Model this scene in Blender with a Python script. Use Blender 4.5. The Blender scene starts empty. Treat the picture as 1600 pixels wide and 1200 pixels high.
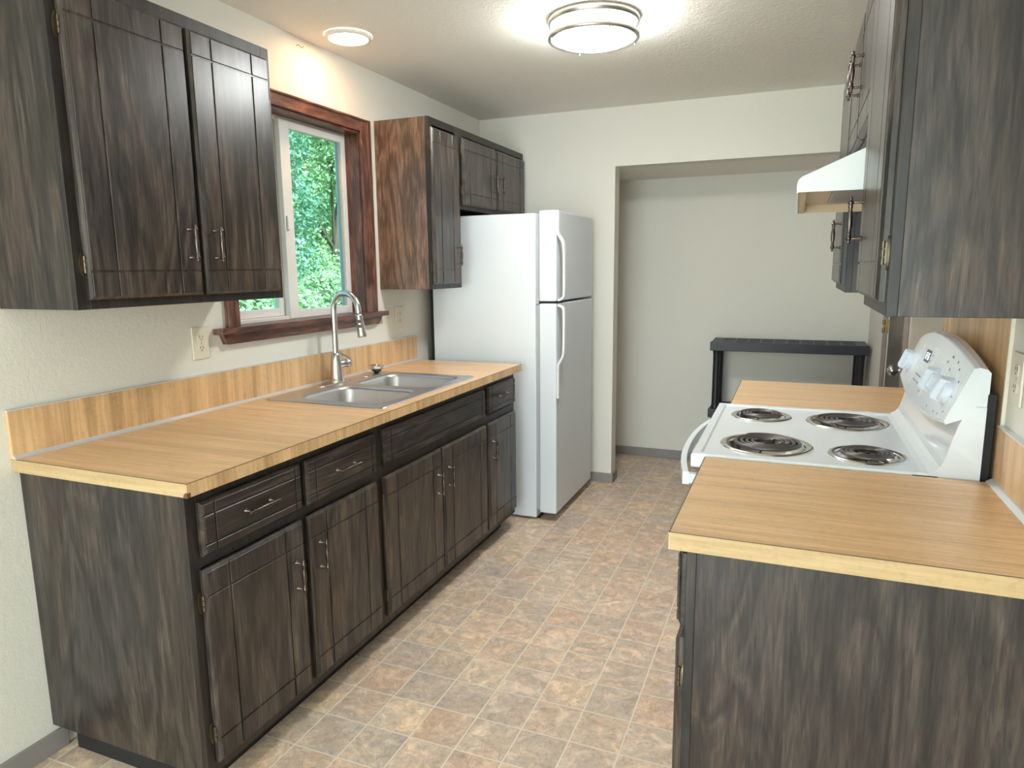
import bpy, bmesh, math, random
import numpy as np
from mathutils import Vector, Matrix

random.seed(7); np.random.seed(7)
S = bpy.context.scene
COL = S.collection

# ------------------------------------------------------------------ camera
CAM = Vector((1.9976, -1.1897, 1.4229)); YAW, PITCH, ROLL, FPX = 0.3883, -0.1662, -0.0104, 1075.53
_fw = Vector((-math.sin(YAW)*math.cos(PITCH), math.cos(YAW)*math.cos(PITCH), math.sin(PITCH)))
_rt = Vector((math.cos(YAW), math.sin(YAW), 0)); _up = _rt.cross(_fw)
_c, _s = math.cos(ROLL), math.sin(ROLL)
RT, UP = _c*_rt + _s*_up, -_s*_rt + _c*_up
cd = bpy.data.cameras.new('camera'); cam = bpy.data.objects.new('camera', cd); COL.objects.link(cam)
cd.sensor_fit = 'HORIZONTAL'; cd.sensor_width = 36; cd.lens = FPX*36/1600; cd.clip_start = .02
m = Matrix((RT, UP, -_fw)).transposed().to_4x4(); m.translation = CAM; cam.matrix_world = m
S.camera = cam
def project(p):
    v = Vector(p)-CAM; z = v.dot(_fw)
    if z < .1: return (-9e9, -9e9)
    return (800+FPX*v.dot(RT)/z, 600-FPX*v.dot(UP)/z)

# ------------------------------------------------------------------ world, sun, exposure
W = bpy.data.worlds.new('sky'); S.world = W; W.use_nodes = True
nt = W.node_tree; bgn = nt.nodes['Background']
sky = nt.nodes.new('ShaderNodeTexSky'); sky.sky_type = 'NISHITA'; sky.sun_disc = False
sky.sun_elevation = math.radians(55); sky.sun_rotation = math.radians(100); sky.air_density = 1.0; sky.dust_density = 1.5
nt.links.new(sky.outputs[0], bgn.inputs[0]); bgn.inputs[1].default_value = .32
def light(name, kind, loc, direction, energy, color, **kw):
    d = bpy.data.lights.new(name, kind); d.energy = energy; d.color = color
    for k, v in kw.items(): setattr(d, k, v)
    o = bpy.data.objects.new(name, d); COL.objects.link(o); o.location = loc
    o.rotation_euler = Vector(direction).to_track_quat('-Z', 'Y').to_euler()
    return o
light('sun', 'SUN', (3, 0, 8), (-.62, .25, -.74), 11.0, (1, .97, .92), angle=.02)
# area lamp standing in for daylight; the unseen patio door is added for it
light('daylight_at_added_door', 'AREA', (1.23, -3.62, 1.15), (0, 1, -.04), 98, (.80, .95, .98), shape='RECTANGLE', size=2.0, size_y=1.95)
S.view_settings.view_transform = 'Standard'; S.view_settings.look = 'None'
S.view_settings.exposure = 0.42; S.view_settings.gamma = 1.0; S.view_settings.use_curve_mapping = False
MAIN_LAMP, DISC_LAMP = 60.0, 36.0

# ------------------------------------------------------------------ materials
def mat(name):
    M = bpy.data.materials.new(name); M.use_nodes = True
    return M, M.node_tree, M.node_tree.nodes['Principled BSDF']
def N(nt, t, **kw):
    n = nt.nodes.new(t)
    for k, v in kw.items():
        if k in n.inputs.keys(): n.inputs[k].default_value = v
        else: setattr(n, k, v)
    return n
def ramp(nt, fac, stops):
    r = nt.nodes.new('ShaderNodeValToRGB'); e = r.color_ramp.elements
    while len(e) < len(stops): e.new(.5)
    for el, (p, c) in zip(e, stops): el.position = p; el.color = (*c, 1)
    nt.links.new(fac, r.inputs[0]); return r.outputs[0]
def mix(nt, fac, a, b, mode='MIX'):
    n = nt.nodes.new('ShaderNodeMix'); n.data_type = 'RGBA'; n.blend_type = mode
    for s, v in ((n.inputs[0], fac), (n.inputs[6], a), (n.inputs[7], b)):
        if isinstance(v, (int, float)): s.default_value = v
        elif isinstance(v, tuple): s.default_value = (*v, 1)
        else: nt.links.new(v, s)
    return n.outputs[2]
def coords(nt, scale, kind='Object', rnd=True):
    tc = nt.nodes.new('ShaderNodeTexCoord'); v = tc.outputs[kind]
    if rnd:
        oi = nt.nodes.new('ShaderNodeObjectInfo')
        a = N(nt, 'ShaderNodeVectorMath', operation='MULTIPLY_ADD'); a.inputs[1].default_value = (1, 1, 1)
        s = N(nt, 'ShaderNodeVectorMath', operation='SCALE'); s.inputs[0].default_value = (3.1, 5.7, 2.3); nt.links.new(oi.outputs['Random'], s.inputs['Scale'])
        nt.links.new(v, a.inputs[0]); nt.links.new(s.outputs[0], a.inputs[2]); v = a.outputs[0]
    m = nt.nodes.new('ShaderNodeVectorMath'); m.operation = 'MULTIPLY'; m.inputs[1].default_value = scale
    nt.links.new(v, m.inputs[0]); return m.outputs[0]
def noise(nt, vec, scale, detail=4, rough=.55, dist=0):
    n = N(nt, 'ShaderNodeTexNoise', Scale=scale, Detail=detail, Roughness=rough, Distortion=dist)
    nt.links.new(vec, n.inputs['Vector']); return n.outputs['Fac']
def bump(nt, b, h, strength, dist):
    n = N(nt, 'ShaderNodeBump', Strength=strength, Distance=dist)
    nt.links.new(h, n.inputs['Height']); nt.links.new(n.outputs[0], b.inputs['Normal'])
def plain(name, color, rough=.5, metal=0, spec=.5, noise_amt=0, coat=0):
    M, nt, b = mat(name); b.inputs['Base Color'].default_value = (*color, 1)
    b.inputs['Roughness'].default_value = rough; b.inputs['Metallic'].default_value = metal; b.inputs['Specular IOR Level'].default_value = spec
    if coat: b.inputs['Coat Weight'].default_value = coat; b.inputs['Coat Roughness'].default_value = .1
    v = coords(nt, (1, 1, 1)); f = noise(nt, v, 9, 3)
    c = mix(nt, f, tuple(x*(1-noise_amt) for x in color), tuple(min(1, x*(1+noise_amt)) for x in color))
    nt.links.new(c, b.inputs['Base Color'])
    return M

def dark_wood(name, axis, light_=1.0, rough=.36, stops=None):
    """walnut-look laminate; grain runs along axis"""
    M, nt, b = mat(name)
    sc = [1, 1, 1]; sc[axis] = .20
    v = coords(nt, tuple(sc))
    fig = noise(nt, v, 6.5, 3, .5, 1.2)                # broad cathedral figure
    k = N(nt, 'ShaderNodeMath', operation='MULTIPLY'); k.inputs[1].default_value = 34; nt.links.new(fig, k.inputs[0])
    sn = N(nt, 'ShaderNodeMath', operation='SINE'); nt.links.new(k.outputs[0], sn.inputs[0])
    sc2 = [1, 1, 1]; sc2[axis] = .07
    v2 = coords(nt, tuple(sc2))
    fine = noise(nt, v2, 150, 4, .7, .5)                 # pores and streaks
    mid = noise(nt, v2, 36, 5, .65, 1.6)
    sc3 = [1, 1, 1]; sc3[axis] = .35
    blot = noise(nt, coords(nt, tuple(sc3)), 4.5, 3, .55, .6)
    L = light_
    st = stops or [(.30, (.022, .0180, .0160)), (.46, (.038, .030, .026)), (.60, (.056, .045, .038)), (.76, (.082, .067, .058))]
    base = ramp(nt, mid, [(p, tuple(x*L for x in c)) for p, c in st])
    ma = N(nt, 'ShaderNodeMath', operation='MULTIPLY_ADD'); ma.inputs[1].default_value = .5; ma.inputs[2].default_value = .5; nt.links.new(sn.outputs[0], ma.inputs[0])
    c = mix(nt, 1.0, base, ramp(nt, ma.outputs[0], [(0, (.62, .62, .62)), (.6, (1.02, 1.02, 1.02)), (.92, (1.22, 1.2, 1.18)), (1, (1.42, 1.38, 1.34))]), 'MULTIPLY')
    c = mix(nt, 1.0, c, ramp(nt, fine, [(.34, (.55, .54, .54)), (.50, (1, 1, 1)), (.68, (1.5, 1.46, 1.42))]), 'MULTIPLY')
    c = mix(nt, 1.0, c, ramp(nt, blot, [(.34, (.78, .83, .90)), (.5, (1, 1, 1)), (.66, (1.20, 1.09, .98))]), 'MULTIPLY')
    nt.links.new(c, b.inputs['Base Color'])
    b.inputs['Roughness'].default_value = rough; b.inputs['Specular IOR Level'].default_value = .55
    bump(nt, b, fine, .12, .0006)
    return M
def block_laminate(name, axis, gain=(1, 1, 1), band=.07):
    """honey maple butcher-block laminate; strips run along axis"""
    M, nt, b = mat(name)
    sc = [1, 1, 1]; sc[axis] = .04
    v = coords(nt, tuple(sc), rnd=False)
    f1 = noise(nt, v, 24, 2, .5, .1); f2 = noise(nt, v, 95, 3, .6, .2)
    c1 = ramp(nt, f1, [(.32, tuple(x*(1-band) for x in (.73, .47, .25))), (.5, (.75, .49, .265)), (.68, tuple(x*(1+band*.8) for x in (.76, .51, .285)))])
    c2 = ramp(nt, f2, [(.34, (.86, .82, .76)), (.55, (1, 1, 1)), (.7, (1.08, 1.08, 1.06))])
    c = mix(nt, 1.0, c1, c2, 'MULTIPLY')
    sc2 = [.9, .9, .9]; sc2[axis] = 1.0
    fl = noise(nt, coords(nt, tuple(sc2), rnd=False), 60, 2, .5, 1.0)      # ray flecks
    c = mix(nt, 1.0, c, ramp(nt, fl, [(.32, (.93, .91, .88)), (.5, (1, 1, 1))]), 'MULTIPLY')
    c = mix(nt, 1.0, c, gain, 'MULTIPLY')
    nt.links.new(c, b.inputs['Base Color'])
    b.inputs['Roughness'].default_value = .33; b.inputs['Specular IOR Level'].default_value = .5
    return M
def painted(name, color, scale, strength, rough=.65):
    M, nt, b = mat(name)
    v = coords(nt, (1, 1, 1), rnd=False)
    h = noise(nt, v, scale, 3, .6, .3); h2 = noise(nt, v, scale*.35, 2)
    big = noise(nt, v, 1.5, 2)
    c = mix(nt, big, tuple(x*.97 for x in color), tuple(min(1, x*1.03) for x in color))
    nt.links.new(c, b.inputs['Base Color']); b.inputs['Roughness'].default_value = rough
    add = N(nt, 'ShaderNodeMath', operation='ADD'); nt.links.new(h, add.inputs[0]); nt.links.new(h2, add.inputs[1])
    bump(nt, b, add.outputs[0], strength, .004)
    b.inputs['Specular IOR Level'].default_value = .35
    return M
PX, PY, GX0, GY0 = .1545, .159, .6585, .4615
def tile_vinyl(name):
    M, nt, b = mat(name)
    g = nt.nodes.new('ShaderNodeNewGeometry')
    sub = N(nt, 'ShaderNodeVectorMath', operation='SUBTRACT'); sub.inputs[1].default_value = (GX0, GY0, 0)
    nt.links.new(g.outputs['Position'], sub.inputs[0])
    div = N(nt, 'ShaderNodeVectorMath', operation='DIVIDE'); div.inputs[1].default_value = (PX, PY, 100)
    nt.links.new(sub.outputs[0], div.inputs[0])
    fl = N(nt, 'ShaderNodeVectorMath', operation='FLOOR'); nt.links.new(div.outputs[0], fl.inputs[0])
    wn = N(nt, 'ShaderNodeTexWhiteNoise', noise_dimensions='2D'); nt.links.new(fl.outputs[0], wn.inputs['Vector'])
    tone = ramp(nt, wn.outputs['Value'], [(0, (.57, .455, .355)), (.2, (.55, .415, .32)), (.4, (.62, .49, .365)), (.58, (.49, .415, .35)), (.72, (.58, .46, .355)), (.88, (.53, .425, .345)), (1, (.64, .52, .40))])
    off = N(nt, 'ShaderNodeVectorMath', operation='MULTIPLY_ADD'); off.inputs[1].default_value = (7, 7, 7)
    nt.links.new(wn.outputs['Color'], off.inputs[0]); nt.links.new(g.outputs['Position'], off.inputs[2])
    p = off.outputs[0]
    n1 = noise(nt, p, 14, 7, .66, 1.1); n5 = noise(nt, p, 8, 5, .6, 1.8); n2 = noise(nt, p, 42, 5, .7, .8); n3 = noise(nt, p, 6, 3, .5, 1.2)
    c = mix(nt, 1.0, tone, ramp(nt, n1, [(.28, (.68, .67, .66)), (.45, (.92, .92, .92)), (.58, (1.06, 1.05, 1.03)), (.72, (1.28, 1.27, 1.24))]), 'MULTIPLY')
    c = mix(nt, 1.0, c, ramp(nt, n2, [(.3, (.80, .79, .78)), (.5, (1, 1, 1)), (.72, (1.14, 1.13, 1.12))]), 'MULTIPLY')
    c = mix(nt, 1.0, c, ramp(nt, n5, [(.38, (.86, .84, .83)), (.40, (.98, .97, .96)), (.52, (1.0, 1.0, 1.0)), (.54, (1.10, 1.09, 1.08)), (.61, (1.08, 1.07, 1.06)), (.625, (1.22, 1.21, 1.2))]), 'MULTIPLY')
    c = mix(nt, 1.0, c, ramp(nt, n3, [(.35, (.95, .98, 1.02)), (.65, (1.05, 1.0, .94))]), 'MULTIPLY')
    vein = N(nt, 'ShaderNodeMath', operation='SUBTRACT'); vein.inputs[1].default_value = .5; nt.links.new(n1, vein.inputs[0])
    ab = N(nt, 'ShaderNodeMath', operation='ABSOLUTE'); nt.links.new(vein.outputs[0], ab.inputs[0])
    c = mix(nt, 1.0, c, ramp(nt, ab.outputs[0], [(0, (.70, .67, .65)), (.010, (.92, .91, .9)), (.02, (1, 1, 1))]), 'MULTIPLY')
    c = mix(nt, 1.0, c, (1.20, 1.18, 1.17), 'MULTIPLY')
    nt.links.new(c, b.inputs['Base Color']); b.inputs['Roughness'].default_value = .42
    bump(nt, b, n1, .25, .002)
    return M

MAT = dict(
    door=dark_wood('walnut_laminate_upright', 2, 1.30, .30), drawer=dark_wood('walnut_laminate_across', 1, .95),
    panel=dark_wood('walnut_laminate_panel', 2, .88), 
    panel_lamplit=dark_wood('walnut_laminate_lamplit_panel', 2, 1.0, .4, [(.30, (.135, .075, .050)), (.46, (.17, .095, .063)), (.60, (.20, .115, .078)), (.76, (.235, .14, .098))]),  # same walnut laminate, warm lamp light painted in as redder, lighter wood
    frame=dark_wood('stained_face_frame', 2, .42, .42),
    toe=plain('black_toe_kick', (.012, .012, .013), .6, noise_amt=.3),
    room_door=dark_wood('brown_door_wood', 2, 1.5, .4),
    door_casing=plain('taupe_casing', (.30, .24, .20), .5, noise_amt=.1),
    block_x=block_laminate('butcher_block_laminate_across', 0), block_z=block_laminate('butcher_block_laminate_upright', 2, (.97, .97, .95), .17),
    block_end=block_laminate('butcher_block_end_strip', 0, (.74, .82, .78), .04),
    wall=painted('cream_wall_paint', (.785, .763, .69), 190, .22), ceiling=painted('ceiling_texture', (.88, .835, .775), 130, .5, .6),
    tile=tile_vinyl('slate_look_vinyl'), grout=plain('tan_grout', (.80, .72, .60), .7, noise_amt=.08),
    baseboard=plain('grey_vinyl_baseboard', (.27, .25, .24), .5, noise_amt=.15),
    window_wood=dark_wood('mahogany_window_wood', 2, 1.0, .38, [(.30, (.115, .050, .036)), (.5, (.140, .062, .045)), (.75, (.170, .078, .056))]),
    window_wood_y=dark_wood('mahogany_window_wood_lengthwise', 1, 1.0, .38, [(.30, (.115, .050, .036)), (.5, (.140, .062, .045)), (.75, (.170, .078, .056))]),
    vinyl=plain('white_vinyl', (.80, .80, .78), .4, noise_amt=.02),
    fridge=plain('white_fridge_enamel', (.74, .78, .82), .42, noise_amt=.01), gasket=plain('grey_gasket', (.42, .43, .44), .6),
    fridge_handle=plain('white_handle_plastic', (.80, .81, .82), .3),
    black=plain('black_gap', (.01, .01, .01), .6), enamel=plain('stove_enamel', (.79, .835, .87), .16, coat=.3, noise_amt=.01),
    knob=plain('pale_blue_white_knob', (.70, .76, .84), .35), print=plain('grey_print', (.22, .23, .25), .6),
    lcd=plain('lcd_glass', (.03, .035, .06), .15), hood=plain('white_hood_enamel', (.80, .83, .83), .35, noise_amt=.01),
    hood_in=plain('yellowed_hood_inside', (.62, .50, .33), .45, noise_amt=.05),
    nickel=plain('brushed_nickel', (.62, .60, .57), .28, 1, noise_amt=.05), steel=plain('brushed_stainless', (.60, .60, .61), .38, 1, noise_amt=.06),
    chrome=plain('chrome', (.80, .79, .78), .2, 1), coil=plain('coil_element', (.13, .115, .11), .34, .5, noise_amt=.2),
    pan=plain('dark_drip_bowl', (.05, .048, .048), .25, .8),
    pewter=plain('antique_pewter', (.14, .115, .10), .34, 1, noise_amt=.35), brass=plain('antique_brass_hinge', (.17, .145, .10), .42, 1, noise_amt=.3),
    goldbrass=plain('dull_brass', (.26, .17, .075), .35, 1),
    trim=plain('aluminium_trim', (.74, .74, .76), .3, .35), plastic_black=plain('black_resin_plastic', (.014, .015, .020), .42, noise_amt=.1),
    ivory=plain('ivory_plastic', (.74, .68, .53), .4, noise_amt=.02), ivory_dark=plain('dark_slot', (.03, .025, .02), .6), white_plate=plain('pale_plate', (.76, .71, .59), .4),
    rubber=plain('black_rubber', (.015, .015, .015), .5), lampwhite=plain('white_lamp_trim', (.85, .80, .74), .4),
    bark=plain('bark', (.10, .08, .06), .8, noise_amt=.4), lawn=plain('lawn_green', (.10, .20, .06), .9, noise_amt=.4),
)
def emitter(name, color, strength):
    M, nt, b = mat(name); b.inputs['Base Color'].default_value = (.9, .9, .9, 1)
    b.inputs['Emission Color'].default_value = (*color, 1); b.inputs['Emission Strength'].default_value = strength
    return M
MAT['lens'] = emitter('glowing_main_lens', (.97, 1.0, .985), MAIN_LAMP)
MAT['disc'] = emitter('glowing_disc_lens', (1, .66, .36), DISC_LAMP)
MAT['digits'] = emitter('lcd_digits', (.7, .8, 1), .9)
def glass(name):
    M, nt, b = mat(name); out = nt.nodes['Material Output']; nt.nodes.remove(b)
    t = N(nt, 'ShaderNodeBsdfTransparent'); t.inputs[0].default_value = (.80, .95, .95, 1)
    g = N(nt, 'ShaderNodeBsdfGlossy'); g.inputs['Roughness'].default_value = .02
    lw = N(nt, 'ShaderNodeLayerWeight', Blend=.5); pw = N(nt, 'ShaderNodeMath', operation='POWER'); pw.inputs[1].default_value = 5
    nt.links.new(lw.outputs['Facing'], pw.inputs[0]); ma = N(nt, 'ShaderNodeMath', operation='MULTIPLY_ADD'); ma.inputs[1].default_value = .9; ma.inputs[2].default_value = .04
    nt.links.new(pw.outputs[0], ma.inputs[0]); mx = nt.nodes.new('ShaderNodeMixShader')
    nt.links.new(ma.outputs[0], mx.inputs[0]); nt.links.new(t.outputs[0], mx.inputs[1]); nt.links.new(g.outputs[0], mx.inputs[2]); nt.links.new(mx.outputs[0], out.inputs[0])
    return M
MAT['glass'] = glass('window_glass')
def leaf(name, a, bcol):
    M, nt, b = mat(name); out = nt.nodes['Material Output']
    v = coords(nt, (1, 1, 1), rnd=False); f = noise(nt, v, 5, 3)
    c = mix(nt, f, a, bcol); nt.links.new(c, b.inputs['Base Color']); b.inputs['Roughness'].default_value = .45
    tr = N(nt, 'ShaderNodeBsdfTranslucent'); nt.links.new(c, tr.inputs[0]); mx = nt.nodes.new('ShaderNodeMixShader'); mx.inputs[0].default_value = .4
    nt.links.new(b.outputs[0], mx.inputs[1]); nt.links.new(tr.outputs[0], mx.inputs[2]); nt.links.new(mx.outputs[0], out.inputs[0])
    return M
MAT['leaf1'] = leaf('bright_leaf', (.30, .52, .26), (.52, .70, .42)); MAT['leaf2'] = leaf('deep_leaf', (.13, .34, .22), (.30, .52, .36))

# ------------------------------------------------------------------ mesh helpers
class MB:
    def __init__(s): s.v = []; s.f = []; s.sm = []
    def add(s, vs, fs, smooth=False):
        n = len(s.v); s.v += [tuple(v) for v in vs]; s.f += [tuple(i+n for i in f) for f in fs]; s.sm += [smooth]*len(fs); return s
    def box(s, x0, x1, y0, y1, z0, z1):
        return s.add([(x0,y0,z0),(x1,y0,z0),(x1,y1,z0),(x0,y1,z0),(x0,y0,z1),(x1,y0,z1),(x1,y1,z1),(x0,y1,z1)],
                     [(3,2,1,0),(4,5,6,7),(0,1,5,4),(1,2,6,5),(2,3,7,6),(3,0,4,7)])
    def prism(s, poly, axis, a, b, smooth=False):
        def P(p, t):
            return (t, p[0], p[1]) if axis == 0 else (p[0], t, p[1]) if axis == 1 else (p[0], p[1], t)
        n = len(poly); vs = [P(p, a) for p in poly]+[P(p, b) for p in poly]
        s.add(vs, [(i, (i+1) % n, n+(i+1) % n, n+i) for i in range(n)], smooth)
        s.add([P(p, a) for p in poly], [tuple(range(n))[::-1]]); s.add([P(p, b) for p in poly], [tuple(range(n))]); return s
    def loft(s, rings, closed=True, caps=True, smooth=True):
        n = len(rings[0]); vs = [p for r in rings for p in r]; fs = []
        for k in range(len(rings)-1):
            for i in range(n if closed else n-1):
                j = (i+1) % n; fs.append((k*n+i, k*n+j, (k+1)*n+j, (k+1)*n+i))
        s.add(vs, fs, smooth)
        if caps: s.add(rings[0], [tuple(range(n))[::-1]]); s.add(rings[-1], [tuple(range(n))])
        return s
    def tube(s, pts, r, seg=10, caps=True, closed=False):
        pts = [Vector(p) for p in pts]; rings = []; n = len(pts); ref = None
        for i, p in enumerate(pts):
            t = (pts[min(i+1, n-1)]-pts[max(i-1, 0)]).normalized()
            if ref is None:
                ref = Vector((0, 0, 1)) if abs(t.z) < .9 else Vector((1, 0, 0))
            u = (ref-t*ref.dot(t)).normalized(); w = t.cross(u); ref = u
            rr = r[i] if isinstance(r, (list, tuple)) else r
            rings.append([p+(u*math.cos(2*math.pi*k/seg)+w*math.sin(2*math.pi*k/seg))*rr for k in range(seg)])
        return s.loft(rings, True, caps)
    def lathe(s, prof, c, axis=(0, 0, 1), seg=32, caps=False, smooth=True):
        """prof: list of (radius, height along axis)"""
        ax = Vector(axis).normalized(); u = ax.orthogonal().normalized(); w = ax.cross(u); c = Vector(c)
        rings = [[c+ax*h+(u*math.cos(2*math.pi*k/seg)+w*math.sin(2*math.pi*k/seg))*max(r, 1e-5) for k in range(seg)] for r, h in prof]
        return s.loft(rings, True, caps, smooth)
    def build(s, name, material, parent=None, bevel=0, seg=2, origin=None, autosmooth=False):
        me = bpy.data.meshes.new(name); V = np.array(s.v, float)
        base = Vector(parent['_w']) if parent is not None else Vector((0, 0, 0))
        c = Vector(origin) if origin else Vector(((V.min(0)+V.max(0))/2).tolist())
        me.from_pydata((V-np.array(c)).tolist(), [], s.f); me.polygons.foreach_set('use_smooth', s.sm)
        bm = bmesh.new(); bm.from_mesh(me); bmesh.ops.remove_doubles(bm, verts=bm.verts, dist=1e-6) if False else None
        bmesh.ops.recalc_face_normals(bm, faces=bm.faces); bm.to_mesh(me); bm.free()
        o = bpy.data.objects.new(name, me); COL.objects.link(o); o['_w'] = list(c)
        if parent is not None: o.parent = parent
        o.location = c-base
        me.materials.append(MAT[material] if isinstance(material, str) else material)
        if bevel:
            b = o.modifiers.new('edge', 'BEVEL'); b.width = bevel; b.segments = seg; b.limit_method = 'ANGLE'; b.angle_limit = math.radians(40)
        return o
def tag(o, label, cat=None, group=None, kind=None):
    o['label'] = label
    if cat: o['category'] = cat
    if group: o['group'] = group
    if kind: o['kind'] = kind
    return o
def thing(name, loc, label, cat, group=None, kind=None):
    o = bpy.data.objects.new(name, None); COL.objects.link(o); o.location = loc; o['_w'] = list(loc); o.empty_display_size = .05
    return tag(o, label, cat, group, kind)
def rrect(x0, x1, y0, y1, r, n=6):
    out = []
    for cx, cy, a0 in ((x1-r, y0+r, -90), (x1-r, y1-r, 0), (x0+r, y1-r, 90), (x0+r, y0+r, 180)):
        for k in range(n+1):
            a = math.radians(a0+90*k/n); out.append((cx+r*math.cos(a), cy+r*math.sin(a)))
    return out

# ------------------------------------------------------------------ constants of the room
H, YB, YA, XR, WT = 2.3945, 3.1716, 3.9185, 2.465, .1133
HOP, XOP = 2.043, .923
YREAR = -3.5
HC, CT = .914, .036
struct = lambda o, label: tag(o, label, kind='structure')

# ------------------------------------------------------------------ structure
WY0, WY1, WZ0, WZ1 = .885, 1.765, 1.19, 2.088      # kitchen window opening
b = MB()
b.box(-.13, 0, YREAR, WY0, 0, H).box(-.13, 0, WY1, YA+.1, 0, H).box(-.13, 0, WY0, WY1, 0, WZ0).box(-.13, 0, WY0, WY1, WZ1, H)
struct(b.build('wall_left', 'wall'), 'cream textured wall with the kitchen window above the sink')
b = MB().box(0, XOP, YB, YB+WT, 0, H).box(XOP, XR, YB, YB+WT, HOP, H)
struct(b.build('wall_back', 'wall'), 'cream wall beside the fridge with the header over the wide opening')
struct(MB().box(0, XR+.1, YA, YA+.1, 0, H).build('wall_alcove', 'wall'), 'plain cream wall at the back of the alcove')
DY0, DY1, DZ = 2.275, 2.935, 2.03
b = MB().box(XR, XR+.12, YREAR, DY0, 0, H).box(XR, XR+.12, DY1, YA, 0, H).box(XR, XR+.12, DY0, DY1, DZ, H)
struct(b.build('wall_right', 'wall'), 'cream wall behind the stove and the right-hand counters')
b = MB().box(0, .25, YREAR-.12, YREAR, 0, H).box(2.21, XR, YREAR-.12, YREAR, 0, H).box(.25, 2.21, YREAR-.12, YREAR, 2.12, H)
struct(b.build('wall_rear', 'wall'), 'cream wall behind the camera around the added patio door frame')
struct(MB().box(-.13, XR+.12, YREAR-.12, YB+.001, H, H+.1).build('ceiling', 'ceiling'), 'textured off-white ceiling carrying the two lamps')
struct(MB().box(-.13, XR+.12, YB+WT-.001, YA+.1, HOP, HOP+.05).build('ceiling_alcove', 'ceiling'), 'lower ceiling of the alcove behind the header')
# unseen patio door frame, added behind the camera to admit daylight
pd = thing('door_2', (1.23, YREAR, 0), 'white patio door frame added unseen behind the camera to admit daylight', None, kind='structure')
MB().box(.25, .31, YREAR-.10, YREAR-.02, 0, 2.12).box(2.15, 2.21, YREAR-.10, YREAR-.02, 0, 2.12).box(.31, 2.15, YREAR-.10, YREAR-.02, 2.06, 2.12).box(.31, 2.15, YREAR-.10, YREAR-.02, 0, .06).box(1.20, 1.26, YREAR-.09, YREAR-.03, .06, 2.06).build('frame', 'vinyl', pd, .003)

# floor: grout bed with single tiles
floor = struct(MB().box(-.13, XR+.12, YREAR-.12, YA+.1, -.1, -.0012).build('floor', 'grout'), 'slate-look vinyl tile floor in tan, rose and grey squares')
g = .0024
tm = None; rest = MB(); cand = []
for i in range(-6, 14):
    for j in range(-26, 24):
        x0, y0 = GX0+i*PX, GY0+j*PY; x1, y1 = x0+PX, y0+PY
        x0c, x1c, y0c, y1c = max(x0, 0), min(x1, XR), max(y0, YREAR), min(y1, YA)
        if x1c-x0c < .005 or y1c-y0c < .005: continue
        full = abs(x1c-x0c-PX) < 1e-6 and abs(y1c-y0c-PY) < 1e-6
        cx, cy = (x0+x1)/2, (y0+y1)/2
        u, v = project((cx, cy, 0)); vis = -60 < u < 1660 and v < 1290
        if x1 < .56 and y0 > .06: vis = False
        if x0 > 1.84 and y0 > .1: vis = False
        if cy > 2.33 and x1 < .80: vis = False
        if cy > YB+WT and (u < 955): vis = False
        if cy > 1.9 and u > 1125: vis = False
        if cy > YB and cx < XOP: vis = False
        u2, v2 = project((cx, cy, 0))
        if full and vis: cand.append(((cx-CAM.x)**2+(cy-CAM.y)**2, x0, y0))
        else: rest.box(x0c+g, x1c-g, y0c+g, y1c-g, -.0012, 0)
cand.sort()
for k, (_, x0, y0) in enumerate(cand):
    if k >= 296: rest.box(x0+g, x0+PX-g, y0+g, y0+PY-g, -.0012, 0); continue
    if tm is None:
        o = MB().box(x0+g, x0+PX-g, y0+g, y0+PY-g, -.0012, 0).build('tile', 'tile', floor, .0007, 1); tm = o.data; first = o
    else:
        o = first.copy(); COL.objects.link(o); o.name = 'tile'
        o.location = Vector((x0+PX/2, y0+PY/2, -.0006))-Vector(floor['_w'])
r = rest.build('tile_field', 'tile', floor); r['kind'] = 'stuff'

# baseboards
def baseboard(name, poly_boxes, label):
    b = MB()
    for q in poly_boxes: b.box(*q)
    struct(b.build(name, 'baseboard', None, .002), label)
baseboard('baseboard_left', [(0, .012, YREAR, .055, 0, .064)], 'grey baseboard along the left wall near the camera')
baseboard('baseboard_back', [(.60, XOP+.012, YB-.012, YB, 0, .064), (XOP, XOP+.012, YB, YB+WT+.012, 0, .064)], 'grey baseboard wrapping the wall end beside the fridge')
baseboard('baseboard_alcove', [(0, XR, YA-.012, YA, 0, .064)], 'grey baseboard along the alcove wall')

# kitchen window
win = thing('window_1', (0, 1.325, 1.21), 'mahogany-framed window with white vinyl slider over the sink', None, kind='structure')
cw = .068
def casing_profile(lo, hi):   # stepped board, thicker outside
    return None
MB().box(0, .016, WY1-.006, WY1+.05, 1.21, WZ1+.05).box(0, .022, WY1+.045, WY1+cw+.006, 1.21, WZ1+.056).build('casing', 'window_wood', win, .003)
MB().box(0, .016, WY0-.050, WY0+.002, 1.21, WZ1+.05).box(0, .022, WY0-.062, WY0-.045, 1.21, WZ1+.056).build('casing', 'window_wood', win, .003)
MB().box(0, .0155, WY0-.05, WY1+.05, WZ1-.004, WZ1+.05).box(0, .0218, WY0-.061, WY1+cw+.005, WZ1+.045, WZ1+.0555).build('casing', 'window_wood_y', win, .003)
MB().box(-.075, -.0002, WY1-.014, WY1, 1.21, WZ1-.014).box(-.075, -.0002, WY0, WY0+.014, 1.21, WZ1-.014).build('jamb', 'window_wood', win, .001)
MB().box(-.075, -.0002, WY0, WY1, WZ1-.014, WZ1-.0005).build('head_jamb', 'window_wood_y', win, .001)
MB().prism([(-.075, WY0+.0005), (.0006, WY0+.0005), (.0006, .758), (.048, .758), (.048, 1.899), (.0006, 1.899), (.0006, WY1-.0005), (-.075, WY1-.0005)], 2, 1.1905, 1.212).build('stool', 'window_wood_y', win, .003)
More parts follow.
